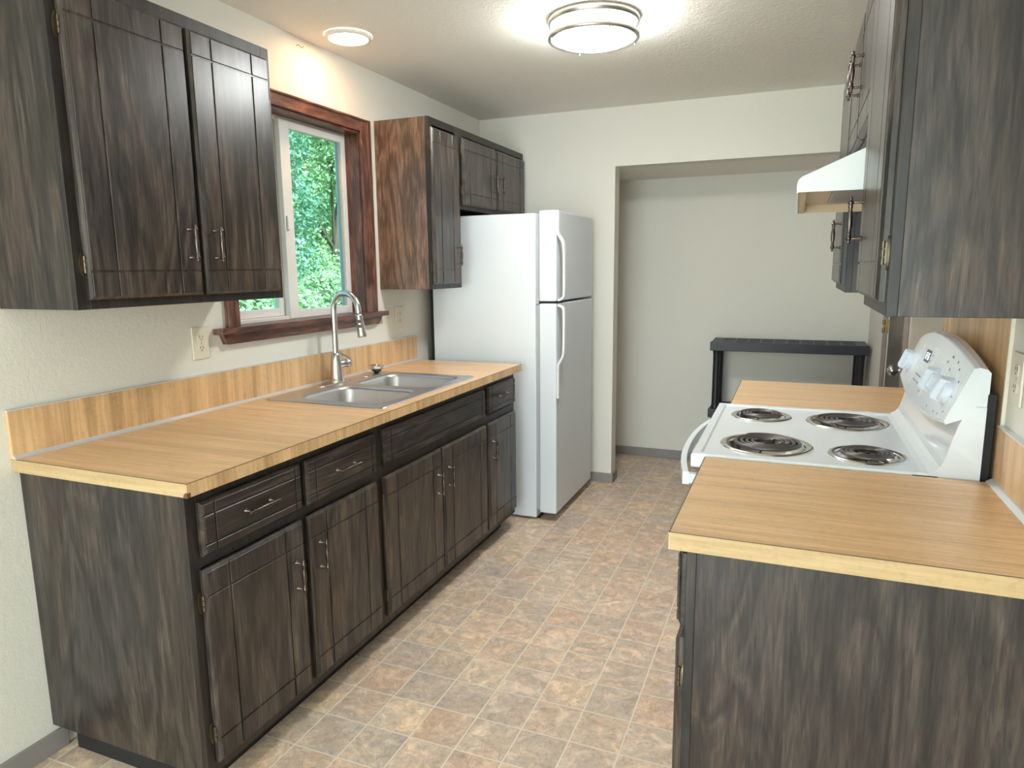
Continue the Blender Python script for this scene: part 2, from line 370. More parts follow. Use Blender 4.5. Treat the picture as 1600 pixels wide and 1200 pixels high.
MB().prism([(.785, 1.1900), (1.872, 1.1900), (1.835, 1.150), (.803, 1.150)], 0, .0008, .026).build('apron', 'window_wood_y', win, .002)
xo0, xo1 = -.125, -.0755
fy0, fy1, fz0, fz1 = WY0+.001, WY1-.001, 1.191, WZ1-.001
b = MB().box(xo0, xo1, fy0, fy0+.045, fz0, fz1).box(xo0, xo1, fy1-.030, fy1, fz0, fz1).box(xo0, xo1, fy0+.045, fy1-.030, fz0, 1.226).box(xo0, xo1, fy0+.045, fy1-.030, fz1-.028, fz1)
b.box(xo1-.004, xo1+.004, fy1-.043, fy1-.030, 1.226, fz1-.02)
b.build('frame', 'vinyl', win, .002)
# sliding sash (right, in front) and fixed pane (left)
sx0, sx1 = -.098, -.070
def sash(x0, x1, y0, y1, z0, z1, wl, wr, wb, wt):
    f = MB().box(x0, x1, y0, y0+wl, z0, z1).box(x0, x1, y1-wr, y1, z0, z1).box(x0, x1, y0+wl, y1-wr, z0, z0+wb).box(x0, x1, y0+wl, y1-wr, z1-wt, z1).build('sash', 'vinyl', win, .003)
    MB().box((x0+x1)/2-.002, (x0+x1)/2+.002, y0+wl, y1-wr, z0+wb, z1-wt).build('pane', 'glass', f)
    return f
sr = sash(sx0, sx1, 1.278, 1.7345, 1.212, 2.066, .062, .022, .038, .036)
MB().box(-.0955, -.078, 1.7002, 1.712, 1.2505, 2.0295).build('pane_strip', 'gasket', sr)  # grey strip along the right edge of the pane
sash(-.1235, -.099, .931, 1.30, 1.227, 2.058, .03, .055, .034, .034)
MB().box(-.0698, -.060, 1.287, 1.303, 1.60, 1.66).build('latch', 'vinyl', sr, .003)

# room door on the right wall
dr = thing('door_1', (XR, (DY0+DY1)/2, 0), 'dark brown wooden door beyond the stove with a satin knob', None, kind='structure')
slab = MB().box(XR+.004, XR+.040, DY0+.003, DY1-.003, .008, DZ-.003).build('leaf', 'room_door', dr, .002)
MB().box(XR-.014, XR-.0005, DY0-.066, DY0-.001, 0, DZ+.065).build('casing', 'door_casing', dr, .003)
MB().box(XR-.014, XR-.0005, DY1+.001, DY1+.10, 0, DZ+.065).build('casing', 'door_casing', dr, .003)
MB().box(XR-.014, XR-.0005, DY0-.0005, DY1+.0005, DZ+.001, DZ+.065).build('casing', 'door_casing', dr, .003)
MB().lathe([(.0, -.062), (.010, -.062), (.0105, -.058), (.022, -.053), (.027, -.043), (.024, -.030), (.012, -.022), (.010, -.012), (.030, -.008), (.032, 0), (0, 0)], (XR+.004, DY0+.075, .945), (1, 0, 0), 24).build('knob', 'nickel', slab)
for z in (.22, 1.10, 1.83):
    MB().tube([(XR-.020, DY1+.004, z-.034), (XR-.020, DY1+.004, z-.008)], .0075, 10).tube([(XR-.020, DY1+.004, z+.008), (XR-.020, DY1+.004, z+.034)], .0075, 10).box(XR-.018, XR+.003, DY1-.0005, DY1+.0005, z-.034, z+.034).build('hinge', 'goldbrass', slab)

# ------------------------------------------------------------------ cabinets
HANDLE = {}
def handle_mesh(parent, p, direction, outward, length=.096, standoff=.027):
    """turned spindle pull; p = centre on the door face; direction = along the bar; outward = away from the door"""
    d, o = Vector(direction), Vector(outward); p = Vector(p); L = length/2
    b = MB(); c = p+o*standoff
    prof = [(0, -L-.014), (.0026, -L-.013), (.0045, -L-.008), (.0028, -L-.005), (.0068, -L-.002), (.0070, -L+.003), (.0042, -L+.006), (.0060, -L+.010), (.0042, -L+.013), (.0046, -L+.020), (.0064, -.012), (.0068, 0)]
    prof = prof+[(r, -h) for r, h in prof[-2::-1]]
    b.lathe(prof, c, d, 10)
    for s in (-1, 1):
        q = p+d*(s*L); b.lathe([(.0075, 0), (.0070, .002), (.0034, .006), (.0034, standoff)], q, o, 8)
    return b.build('handle', 'pewter', parent)
def hinge_mesh(parent, p, outward, side, h=.062):
    """butterfly plate on the face frame plus a knuckle barrel; p = on the face-frame plane at the door edge; side=-1: plate towards -y"""
    o = Vector(outward); x, y, z = p; b = MB(); sgn = 1 if o.x > 0 else -1
    prof = []
    for k in range(13):
        a = math.pi*k/12; prof.append((y+side*(.003+.011*math.sin(a)), z-h/2*math.cos(a)))
    b.prism(prof, 0, x+sgn*.0002, x+sgn*.003)
    for q in (-1, 0, 1):
        b.tube([(x+sgn*.010, y+side*.0032, z+q*h*.24-h*.105), (x+sgn*.010, y+side*.0032, z+q*h*.24+h*.105)], .0033, 8)
    b.box(min(x+sgn*.002, x+sgn*.010), max(x+sgn*.002, x+sgn*.010), y+side*.0025, y+side*.0035, z-h*.30, z+h*.30) if side > 0 else b.box(min(x+sgn*.002, x+sgn*.010), max(x+sgn*.002, x+sgn*.010), y-.0035, y-.0025, z-h*.30, z+h*.30)
    return b.build('hinge', 'brass', parent)
def front(parent, name, x, sgn, y0, y1, z0, z1, gy, gz, material, label=None):
    """routed slab front: back face on plane x, growing sgn*19 mm; grooves at insets gy (sides) and gz (top/bottom)"""
    t, dep, gw, ch = .020, .0035, .0052, .010
    b = MB(); xa, xb, xc = x+sgn*.0006, x+sgn*(t-dep-ch*.6), x+sgn*(t-dep)
    ring = lambda xx, i: [(xx, y0+i, z0+i), (xx, y1-i, z0+i), (xx, y1-i, z1-i), (xx, y0+i, z1-i)]
    b.loft([ring(xa, 0), ring(xb, 0), ring(xc, ch*.7)], True, True, False)
    ys = [y0+ch*.75]+[q for a in gy for q in (a-gw/2, a+gw/2)]+[y1-ch*.75]
    zs = [z0+ch*.75]+[q for a in gz for q in (a-gw/2, a+gw/2)]+[z1-ch*.75]
    xd = x+sgn*t; e = .0012
    for i in range(0, len(ys), 2):
        for j in range(0, len(zs), 2):
            a0, a1, c0, c1 = ys[i], ys[i+1], zs[j], zs[j+1]
            lo = [(xc, a0, c0), (xc, a1, c0), (xc, a1, c1), (xc, a0, c1)]
            mi = [(xd-sgn*e, q[1], q[2]) for q in lo]
            hi = [(xd, a0+e, c0+e), (xd, a1-e, c0+e), (xd, a1-e, c1-e), (xd, a0+e, c1-e)]
            b.loft([lo, mi, hi], True, False, False); b.add(hi, [(0, 1, 2, 3)])
    o = b.build(name, material, parent)
    if label: o['label'] = label
    return o
def door(parent, x, sgn, y0, y1, z0, z1, hinge, hz, hl=.103, gside=.082, gend=.072, hinge_z=None, show_hinge=True):
    gs = min(gside, (y1-y0)*.27)
    d = front(parent, 'door', x, sgn, y0, y1, z0, z1, (y0+gs, y1-gs), (z0+gend, z1-gend), 'door')
    hy = (y1-.042) if hinge < 0 else (y0+.042)
    handle_mesh(d, (x+sgn*.019, hy, hz), (0, 0, 1), (sgn, 0, 0), hl*.80)
    for z in hinge_z or (z0+.085, z1-.085):
        hinge_mesh(d, (x, y0 if hinge < 0 else y1, z), (sgn, 0, 0), hinge)
    return d
def drawer(parent, x, sgn, y0, y1, z0, z1, pull=True):
    d = front(parent, 'drawer_front', x, sgn, y0, y1, z0, z1, (y0+.043, y1-.030), (z0+.031, z1-.036), 'drawer')
    if pull: handle_mesh(d, (x+sgn*.019, (y0+y1)/2+.005, (z0+z1)/2+.003), (0, 1, 0), (sgn, 0, 0), .095)
    return d
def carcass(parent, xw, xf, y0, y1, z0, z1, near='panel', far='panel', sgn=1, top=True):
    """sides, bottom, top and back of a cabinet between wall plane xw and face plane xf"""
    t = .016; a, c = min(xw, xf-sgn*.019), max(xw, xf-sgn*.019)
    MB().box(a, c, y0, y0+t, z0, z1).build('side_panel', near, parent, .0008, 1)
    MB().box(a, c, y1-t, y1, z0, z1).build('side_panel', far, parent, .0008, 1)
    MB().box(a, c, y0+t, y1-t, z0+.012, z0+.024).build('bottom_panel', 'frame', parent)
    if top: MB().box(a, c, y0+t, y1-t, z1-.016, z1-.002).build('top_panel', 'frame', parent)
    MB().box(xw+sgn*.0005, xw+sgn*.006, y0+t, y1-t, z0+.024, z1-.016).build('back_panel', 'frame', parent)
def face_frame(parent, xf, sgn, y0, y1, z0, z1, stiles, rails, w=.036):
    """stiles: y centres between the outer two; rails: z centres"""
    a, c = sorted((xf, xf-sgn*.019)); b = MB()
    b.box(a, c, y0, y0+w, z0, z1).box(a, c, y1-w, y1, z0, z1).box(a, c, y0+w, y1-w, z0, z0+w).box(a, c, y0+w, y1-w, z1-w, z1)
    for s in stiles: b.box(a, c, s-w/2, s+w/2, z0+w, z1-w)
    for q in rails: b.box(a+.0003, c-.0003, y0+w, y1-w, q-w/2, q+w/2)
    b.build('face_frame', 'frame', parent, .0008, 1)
    # closed inside: thin dark back-up boards so that no gap looks into the box
    return b

# --- left base run
FX = .618; ZB, ZT = .085, HC-CT-.0005
def base_unit(name, y0, y1, label, stiles, near, far, ends):
    c = thing(name, (.3, (y0+y1)/2, 0), label, 'cabinet', 'dark base cabinets under the sink counter')
    carcass(c, .001, FX, y0, y1, ZB, ZT, near, far, 1, False)
    face_frame(c, FX, 1, y0, y1, ZB, ZT, stiles, (.686,))
    MB().box(.05, .545, y0+ends[0], y1-ends[1], 0, ZB).build('toe_kick', 'toe', c)
    return c
c1 = base_unit('base_cabinet', .0185, .8745, 'dark walnut base cabinet with two drawers over two doors, nearest the camera on the left', (.449,), 'panel', 'frame', (.035, 0))
drawer(c1, FX, 1, .052, .438, .701, .846); drawer(c1, FX, 1, .462, .847, .701, .846)
door(c1, FX, 1, .046, .432, .118, .667, -1, .505, hinge_z=(.578, .205)); door(c1, FX, 1, .462, .845, .118, .667, 1, .528)
c2 = base_unit('sink_base_cabinet', .8755, 1.8145, 'dark walnut sink base cabinet with a wide false drawer panel over two doors', (1.346,), 'frame', 'frame', (0, 0))
f = front(c2, 'false_drawer_front', FX, 1, .902, 1.797, .709, .847, (.945, 1.757), (.740, .811), 'drawer')
door(c2, FX, 1, .892, 1.339, .120, .668, -1, .520); door(c2, FX, 1, 1.353, 1.806, .120, .668, 1, .528)
c3 = base_unit('base_cabinet', 1.8155, 2.2045, 'narrow dark walnut base cabinet with one small drawer over one door, beside the fridge', (), 'frame', 'panel', (0, .03))
drawer(c3, FX, 1, 1.832, 2.183, .713, .852); door(c3, FX, 1, 1.832, 2.188, .118, .668, 1, .528)

# --- left worktop with sink cut-out
SX0, SX1, SY0, SY1 = .047, .607, .938, 1.762
WC, LY = .653, 2.2364
wt = thing('countertop', (.32, 1.1, HC), 'long honey butcher-block laminate countertop holding the steel sink, with matching backsplash', 'countertop')
hx0, hx1, hy0, hy1 = SX0+.02, SX1-.02, SY0+.02, SY1-.02
z0, z1 = HC-CT, HC
MB().box(.001, WC-.002, .002, hy0, z0, z1).box(.001, WC-.002, hy1, LY-.002, z0, z1).box(.001, hx0, hy0, hy1, z0, z1).box(hx1, WC-.002, hy0, hy1, z0, z1).build('slab', 'block_x', wt, origin=(0, 0, 0))
MB().box(WC-.0019, WC, 0, LY, z0, z1-.0006).build('front_edge', 'block_z', wt, origin=(0, 0, 0))
MB().box(.001, WC-.0022, 0, .0019, z0, z1-.0006).build('end_edge', 'block_end', wt, origin=(0, 0, 0))
MB().box(.001, WC-.0022, LY-.0019, LY, z0, z1-.0006).build('end_edge', 'block_end', wt, origin=(0, 0, 0))
MB().box(WC-.0025, WC+.0004, -.0004, LY, z1-.0008, z1+.0001).box(.001, WC, -.0004, .002, z1-.0008, z1+.0001).build('seam_line', plain('dark_laminate_seam', (.12, .07, .04), .5), wt)
MB().prism([(WC-.013, z0-.0006), (WC+.0006, z0-.0006), (WC+.0006, z0+.012), (WC-.004, z0+.014), (WC-.012, z0+.006)], 1, -.0008, .010).build('corner_chip', plain('bare_board', (.16, .055, .03), .8, noise_amt=.3), wt)
BSH = .135
bs = MB().box(.001, .013, 0, LY, z1+.0002, z1+BSH).build('backsplash', 'block_z', wt, origin=(0, 0, 0))
MB().box(.001, .0145, 0, LY+.001, z1+BSH, z1+BSH+.003).box(.001, .0145, LY, LY+.0025, z1, z1+BSH).build('edge_trim', 'trim', bs)
MB().prism([(.013, z1+.0002), (.024, z1+.0002), (.0245, z1+.002), (.016, z1+.009), (.013, z1+.010)], 1, 0, LY).build('cove_trim', 'trim', bs)

# --- sink
sk = thing('kitchen_sink', (.33, 1.35, HC), 'double-bowl stainless steel drop-in sink', 'sink')
b = MB(); zr = HC+.004
def sink_top():
    outer = rrect(SX0, SX1, SY0, SY1, .035)
    b.loft([[(x, y, HC+.0003) for x, y in outer], [(x, y, zr-.001) for x, y in rrect(SX0+.001, SX1-.001, SY0+.001, SY1-.001, .035)], [(x, y, zr) for x, y in rrect(SX0+.006, SX1-.006, SY0+.006, SY1-.006, .033)]], True, False)
sink_top()
bx0, bx1 = .163, .558; bowls = ((1.000, 1.322), (1.380, 1.706)); r_b = .055
IX0, IX1, IY0, IY1 = SX0+.006, SX1-.006, SY0+.006, SY1-.006
# deck: split at y mid, each half is rect-with-rounded-hole
def deck_half(ya, yb, by0, by1):
    hole = rrect(bx0, bx1, by0, by1, r_b, 8); cx, cy = (bx0+bx1)/2, (by0+by1)/2; out = []
    for x, y in hole:
        dx, dy = x-cx, y-cy; tx = ((IX1 if dx > 0 else IX0)-cx)/dx if abs(dx) > 1e-9 else 1e9; ty = ((yb if dy > 0 else ya)-cy)/dy if abs(dy) > 1e-9 else 1e9
        t = min(tx, ty); out.append((cx+dx*t, cy+dy*t))
    # corner snap
    for cxn, cyn in ((IX0, ya), (IX0, yb), (IX1, ya), (IX1, yb)):
        k = min(range(len(out)), key=lambda q: (out[q][0]-cxn)**2+(out[q][1]-cyn)**2); out[k] = (cxn, cyn)
    rings = [[(x, y, zr) for x, y in out], [(x, y, zr) for x, y in hole]]
    b.loft(rings, True, False, False)
    dep = .165; st = []
    for i, dz, rr in ((.000, 0, 0), (.004, -.0015, 0), (.009, -.006, 0), (.012, -.014, 0), (.020, -.09, 0), (.028, -dep+.03, .01), (.040, -dep+.008, .02), (.060, -dep, .03)):
        st.append([(x, y, zr+dz) for x, y in rrect(bx0+i, bx1-i, by0+i, by1-i, max(.012, r_b-i*.4+rr), 8)])
    st.append([(cx+(x-cx)*.12, cy+(y-cy)*.12, zr-dep-.002) for x, y in rrect(bx0+.06, bx1-.06, by0+.06, by1-.06, .06, 8)])
    b.loft(st, True, False); b.add(st[-1], [tuple(range(len(st[-1])))])
ymid = 1.351
deck_half(IY0, ymid, *bowls[0]); deck_half(ymid, IY1, *bowls[1])
sb = b.build('basin', 'steel', sk)
for by0, by1 in bowls:
    c = ((bx0+bx1)/2, (by0+by1)/2, zr-.168)
    MB().lathe([(0, .001), (.018, .001), (.03, .004), (.042, .005), (.044, .002)], c, seg=24).build('drain', 'chrome', sb)
for y in (1.253,):
    MB().lathe([(0, .005), (.014, .005), (.018, .003), (.0185, 0)], (.092, y, zr+.0002), seg=24).build('hole_cap', 'chrome', sk)
MB().lathe([(0, .003), (.018, .003), (.023, .002), (.024, 0)], (.100, 1.572, zr+.0002), seg=24).build('hole_cap', 'steel', sk)
# faucet
FXY = Vector((.078, 1.389, 0)); zf = zr+.0004
fa = thing('kitchen_faucet', (FXY.x, FXY.y, zf), 'brushed nickel gooseneck pull-down faucet behind the sink bowls', 'faucet')
MB().prism(rrect(FXY.x-.028, FXY.x+.028, FXY.y-.125, FXY.y+.09, .027), 2, zf, zf+.004).build('deck_plate', 'nickel', fa, .0015)
MB().lathe([(.0325, .004), (.0330, .008), (.0300, .012), (.0285, .03), (.0245, .09), (.0205, .125), (.0165, .132), (.0150, .134), (0, .134)], FXY+Vector((0, 0, zf)), seg=28).build('body', 'nickel', fa)
d = Vector((math.cos(math.radians(-8)), math.sin(math.radians(-8)), 0)); Rr = .074; zc = 1.248
pts = [FXY+Vector((0, 0, z)) for z in (1.04, 1.10, 1.17, 1.22)]
for k in range(0, 25):
    a = math.pi*k/24*1.02; pts.append(FXY+d*(Rr-Rr*math.cos(a))+Vector((0, 0, zc+Rr*math.sin(a))))
e = pts[-1]; pts.append(e+Vector((0, 0, -.012))+d*.001)
MB().tube(pts, .0138, 16).build('spout', 'nickel', fa)
hd = (d*.16+Vector((0, 0, -1))).normalized(); e = pts[-1]
sp = MB().lathe([(0, 0), (.0150, 0), (.0152, .006), (.0150, .012), (.0160, .035), (.0205, .092), (.0205, .098), (.0180, .102), (0, .102)], e, hd, 20).build('spray_head', 'nickel', fa)
MB().lathe([(.0140, -.004), (.0147, -.001), (.0147, .0)], e, hd, 20).build('collar', 'rubber', fa)
side = Vector((.45, -.9, 0)).normalized()
for q in (.030, .052):
    MB().lathe([(0, .0022), (.006, .002), (.0075, 0)], e+hd*q+side*(.0158+q*.05), side, 14).build('button', 'pewter', sp)
hv = Vector((.30, .95, 0)).normalized(); hb = FXY+Vector((0, 0, 1.000))
MB().lathe([(.017, .018), (.0185, .022), (.0185, .052), (.0175, .054), (.0175, .056), (.0195, .058), (.0195, .070), (.016, .076), (0, .077)], hb, hv, 20).build('valve', 'nickel', fa)
pe = hb+hv*.070
MB().tube([pe+Vector((0, 0, .012))+hv*.008, pe+Vector((0, 0, .024))+hv*.0, pe+Vector((-.004, 0, .036))-hv*.022, pe+Vector((-.006, 0, .054))-hv*.045, pe+Vector((-.006, 0, .066))-hv*.064], [.006, .007, .0062, .0058, .0052], 10).build('lever', 'nickel', fa)
# strainer lying on the deck
st = thing('sink_strainer', (.092, 1.690, zr), 'small steel basket strainer with black stopper resting on the sink deck', 'strainer')
MB().lathe([(0, 0), (.012, .0), (.014, .006), (.023, .010), (.024, .018), (0, .019)], (.092, 1.690, zr+.0005), (.05, 0, 1), 20).build('stopper', 'rubber', st)
MB().lathe([(.022, .018), (.031, .022), (.037, .032), (.0385, .036), (.0375, .037), (.034, .033), (.026, .030), (0, .030)], (.092, 1.690, zr+.0005), (.05, 0, 1), 24).lathe([(.004, .030), (.004, .038), (.008, .040), (.008, .043), (0, .044)], (.092, 1.690, zr+.0005), (.05, 0, 1), 12).build('basket', 'chrome', st)

# --- left wall cabinets
UX = .3075; UZ0, UZ1 = 1.329, 2.160
def wall_unit(name, y0, y1, z0, z1, label, stiles, near, far, xw=.001, xf=UX, sgn=1, group='dark wall cabinets'):
    c = thing(name, ((xw+xf)/2, (y0+y1)/2, z0), label, 'cabinet', group)
    carcass(c, xw, xf, y0, y1, z0, z1, near, far, sgn)
    face_frame(c, xf, sgn, y0, y1, z0, z1, stiles, ())
    return c
w1 = wall_unit('wall_cabinet', .0248, .7954, UZ0, UZ1, 'large dark walnut two-door wall cabinet left of the window', (.432,), 'panel', 'panel')
door(w1, UX, 1, .053, .4235, 1.354, 2.122, -1, 1.506, hinge_z=(1.444, 2.017)); door(w1, UX, 1, .4385, .7715, 1.354, 2.122, 1, 1.506, hinge_z=(1.444, 2.017))
w2 = wall_unit('wall_cabinet', 1.898, 2.2305, UZ0-.006, UZ1-.003, 'narrow single-door wall cabinet with warm lamplight tinted into its side, between window and fridge', (), 'panel_lamplit', 'panel')
door(w2, UX, 1, 1.905, 2.190, 1.347, 2.108, -1, 1.494, hinge_z=(1.43, 2.02))
w3 = wall_unit('wall_cabinet', 2.2315, 3.168, 1.742, UZ1-.003, 'short two-door dark wall cabinet above the fridge', (2.695,), 'frame', 'panel')
door(w3, UX, 1, 2.243, 2.687, 1.764, 2.112, -1, 1.912, hl=.10, gend=.062, hinge_z=(1.84, 2.05)); door(w3, UX, 1, 2.703, 3.148, 1.764, 2.112, 1, 1.912, hl=.10, gend=.062, hinge_z=(1.84, 2.05))

# --- right base run
XF, YR0, YR1, YR2, YR3 = 1.795, .105, .6817, 1.462, 2.054
RX = 1.828
def rbase(y0, y1, label, near, far):
    c = thing('base_cabinet', (2.15, (y0+y1)/2, 0), label, 'cabinet', 'dark base cabinets beside the stove')
    carcass(c, XR-.001, RX, y0, y1, ZB, ZT, near, far, -1, False)
    face_frame(c, RX, -1, y0, y1, ZB, ZT, (), (.686,))
    MB().box(RX+.075, XR-.05, y0+.03, y1-.03, 0, ZB).build('toe_kick', 'toe', c)
    drawer(c, RX, -1, y0+.02, y1-.03, .703, .857); door(c, RX, -1, y0+.02, y1-.03, .118, .676, -1, .52)
    return c
rbase(.124, YR1-.002, 'dark walnut base cabinet in the right foreground with its broad side panel to the camera', 'panel', 'panel')
rbase(YR2+.002, YR3-.02, 'dark base cabinet on the far side of the stove', 'panel', 'panel')
def worktop(y0, y1, label, splash, near_edge):
    w = thing('countertop', ((XF+XR)/2, (y0+y1)/2, HC), label, 'countertop')
    MB().box(XF+.002, XR-.001, y0+.002, y1-.002, z0, z1).build('slab', 'block_x', w, origin=(0, 0, 0))
    MB().box(XF, XF+.0019, y0, y1, z0, z1-.0006).build('front_edge', 'block_z', w, origin=(0, 0, 0))
    MB().box(XF+.002, XR-.001, y0, y0+.0019, z0, z1-.0006).build('end_edge', 'block_end', w, origin=(0, 0, 0))
    MB().box(XF+.002, XR-.001, y1-.0019, y1, z0, z1-.0006).build('end_edge', 'block_end', w, origin=(0, 0, 0))
    MB().box(XF-.0004, XF+.0025, y0-.0004, y1, z1-.0008, z1+.0001).box(XF, XR-.001, y0-.0004, y0+.002, z1-.0008, z1+.0001).build('seam_line', bpy.data.materials['dark_laminate_seam'], w)
    if splash:
        s = MB().box(XR-.013, XR-.001, y0, y1, z1+.0002, z1+BSH).build('backsplash', 'block_z', w, origin=(0, 0, 0))
        MB().box(XR-.0145, XR-.001, y0, y1, z1+BSH, z1+BSH+.003).build('edge_trim', 'trim', s)
        MB().prism([(XR-.013, z1+.0002), (XR-.026, z1+.0002), (XR-.0265, z1+.002), (XR-.016, z1+.009), (XR-.013, z1+.010)], 1, y0, y1).build('cove_trim', 'trim', s)
    return w
worktop(YR0, YR1, 'honey butcher-block laminate countertop in the right foreground', True, True)
worktop(YR2, YR3, 'short honey laminate countertop beyond the stove', True, False)
# laminate sheet on the wall behind the stove
pn = thing('wall_panel', (XR, 1.08, 1.1), 'tall honey laminate panel on the wall behind the stove', 'panel')
MB().box(XR-.006, XR-.0005, YR1+.009, 1.461, .3, 1.700).build('sheet', 'block_z', pn, origin=(0, 0, 0))
MB().box(XR-.0085, XR-.0005, YR1+.001, YR1+.0085, .93, 1.700).build('edge_strip', 'white_plate', pn)

# --- right wall cabinets
RUX = 2.1535
w4 = wall_unit('wall_cabinet', .238, .683, UZ0, UZ1, 'dark wall cabinet at the upper right foreground, its broad side to the camera', (), 'panel', 'panel', XR-.001, RUX, -1)
door(w4, RUX, -1, .262, .676, 1.355, 2.122, -1, 1.525, hinge_z=(1.444, 2.017))
w5 = wall_unit('wall_cabinet', .685, 1.462, 1.755, UZ1, 'short two-door dark wall cabinet above the range hood', (1.072,), 'frame', 'frame', XR-.001, RUX+.004, -1)
door(w5, RUX+.004, -1, .70, 1.064, 1.772, 2.122, -1, 1.945, gend=.062, hinge_z=(1.84, 2.05)); door(w5, RUX+.004, -1, 1.080, 1.447, 1.772, 2.122, 1, 1.945, gend=.062, hinge_z=(1.84, 2.05))
w6 = wall_unit('wall_cabinet', 1.464, 2.050, UZ0, UZ1, 'dark single-door wall cabinet on the far side of the range hood', (), 'panel', 'panel', XR-.001, RUX+.004, -1)
door(w6, RUX+.004, -1, 1.49, 2.03, 1.355, 2.122, 1, 1.525, hinge_z=(1.444, 2.017))

# --- range hood
hd_ = thing('range_hood', (2.2, 1.07, 1.6), 'white under-cabinet range hood over the stove', 'range hood')
hy0, hy1 = .690, 1.450
outer = [(XR-.008, 1.600), (1.989, 1.600), (1.9885, 1.618), (1.992, 1.630), (2.000, 1.637), (2.150, 1.702), (2.200, 1.722), (XR-.008, 1.735)]
MB().prism(outer[::-1], 1, hy0, hy0+.004).build('side_panel', 'hood', hd_)
MB().prism(outer[::-1], 1, hy1-.004, hy1).build('side_panel', 'hood', hd_)
top_o = outer[1:]; top_i = [(x+.003, z-.004) for x, z in top_o]
MB().prism(top_o+top_i[::-1], 1, hy0+.004, hy1-.004, False).build('canopy', 'hood', hd_)
MB().box(1.996, 2.012, hy0+.004, hy1-.004, 1.600, 1.604).box(2.012, XR-.01, hy0+.006, hy1-.006, 1.626, 1.629).build('underside', 'hood_in', hd_)
MB().box(1.998, XR-.012, hy1-.0062, hy1-.0042, 1.6005, 1.6255).box(1.998, XR-.012, hy0+.0042, hy0+.0062, 1.6005, 1.6255).build('liner', 'hood_in', hd_)
MB().box(2.08, 2.34, .80, 1.34, 1.621, 1.6258).build('grease_filter', 'steel', hd_, .002)
MB().box(1.9925, 1.9955, hy0+.004, hy1-.004, 1.5995, 1.628).build('front_lip', 'hood_in', hd_)

# --- fridge
FY0, FY1, FD, FDD, FH, FSP = 2.343, 3.061, .814, .7152, 1.7256, 1.2401
fr = thing('refrigerator', (.42, 2.70, 0), 'white top-freezer refrigerator standing against the back wall', 'refrigerator')
fb = MB().box(.062, .694, FY0+.004, FY1-.004, .012, FH-.012).build('body', 'fridge', fr, .006, 3)
MB().box(.036, .0615, FY0+.02, FY1-.02, .02, FH-.05).build('back_panel', 'black', fr)
MB().box(.6945, .7145, FY0+.016, FY1-.016, .06, FSP-.012).box(.6945, .7145, FY0+.016, FY1-.016, FSP+.006, FH-.02).build('gasket', 'gasket', fr)
MB().box(.60, .7035, FY0+.03, FY1-.03, .002, .0115).build('grille', 'black', fr)
MB().box(.6945, .712, FY0+.01, FY0+.05, FSP-.008, FSP+.004).build('hinge', 'steel', fr)
MB().box(.65, .73, FY1-.10, FY1-.03, FH-.0115, FH-.002).build('hinge_cover', 'fridge', fr, .002)
fd1 = MB().box(FDD, FD, FY0, FY1, .048, FSP-.0065).build('door', 'fridge', fr, .008, 3); fd1['label'] = 'tall lower fridge door'
fd2 = MB().box(FDD, FD, FY0, FY1, FSP+.0055, FH).build('door', 'fridge', fr, .008, 3); fd2['label'] = 'freezer door on top'
def fridge_handle(parent, path, w0, w1):
    # path: (x offset from face, z) centreline; a 13 mm thick strap 30 mm wide
    b = MB(); n = len(path); L = []; R_ = []
    for i, (x, z) in enumerate(path):
        a = Vector(path[max(i-1, 0)]); c = Vector(path[min(i+1, n-1)]); t = (c-a).normalized(); nn = Vector((-t.y, t.x))
        if nn.x < 0: nn = -nn
        p = Vector((x, z)); L.append(p+nn*.0065); R_.append(p-nn*.0065)
    rings = []
    for l, r_ in zip(L, R_):
        rings.append([(FD+max(l.x, .0004), w0, l.y), (FD+max(l.x, .0004), w1, l.y), (FD+max(r_.x, .0004), w1, r_.y), (FD+max(r_.x, .0004), w0, r_.y)])
    b.loft(rings, True, True, False)
    return b.build('handle', 'fridge_handle', parent, .003, 2)
def smooth_path(pts, n=6):
    out = []
    P = [pts[0]]+list(pts)+[pts[-1]]
    for i in range(1, len(P)-2):
        for k in range(n):
            t = k/n; a, b_, c, d_ = [Vector(q) for q in P[i-1:i+3]]
            out.append(tuple(.5*((2*b_)+(-a+c)*t+(2*a-5*b_+4*c-d_)*t*t+(-a+3*b_-3*c+d_)*t**3)))
    out.append(tuple(pts[-1])); return out
fridge_handle(fd2, smooth_path([(.006, 1.722), (.006, 1.66), (.007, 1.605), (.020, 1.580), (.034, 1.553), (.039, 1.50), (.040, 1.38), (.039, 1.285), (.030, 1.262), (.007, 1.252)]), FY0+.004, FY0+.036)
fridge_handle(fd1, smooth_path([(.007, 1.226), (.030, 1.215), (.039, 1.192), (.040, 1.10), (.039, .985), (.033, .945), (.018, .918), (.008, .895), (.006, .82), (.006, .715)]), FY0+.004, FY0+.036)
MB().box(FD+.0002, FD+.0016, FY0+.018, FY0+.030, 1.685, 1.700).build('badge', 'steel', fd2)
for xx, yy in ((.14, FY0+.08), (.66, FY0+.08), (.14, FY1-.08), (.66, FY1-.08)):
    MB().lathe([(.018, 0), (.018, .008), (.008, .009), (.008, .0125)], (xx, yy, 0), seg=14, caps=True).build('foot', 'rubber', fr)

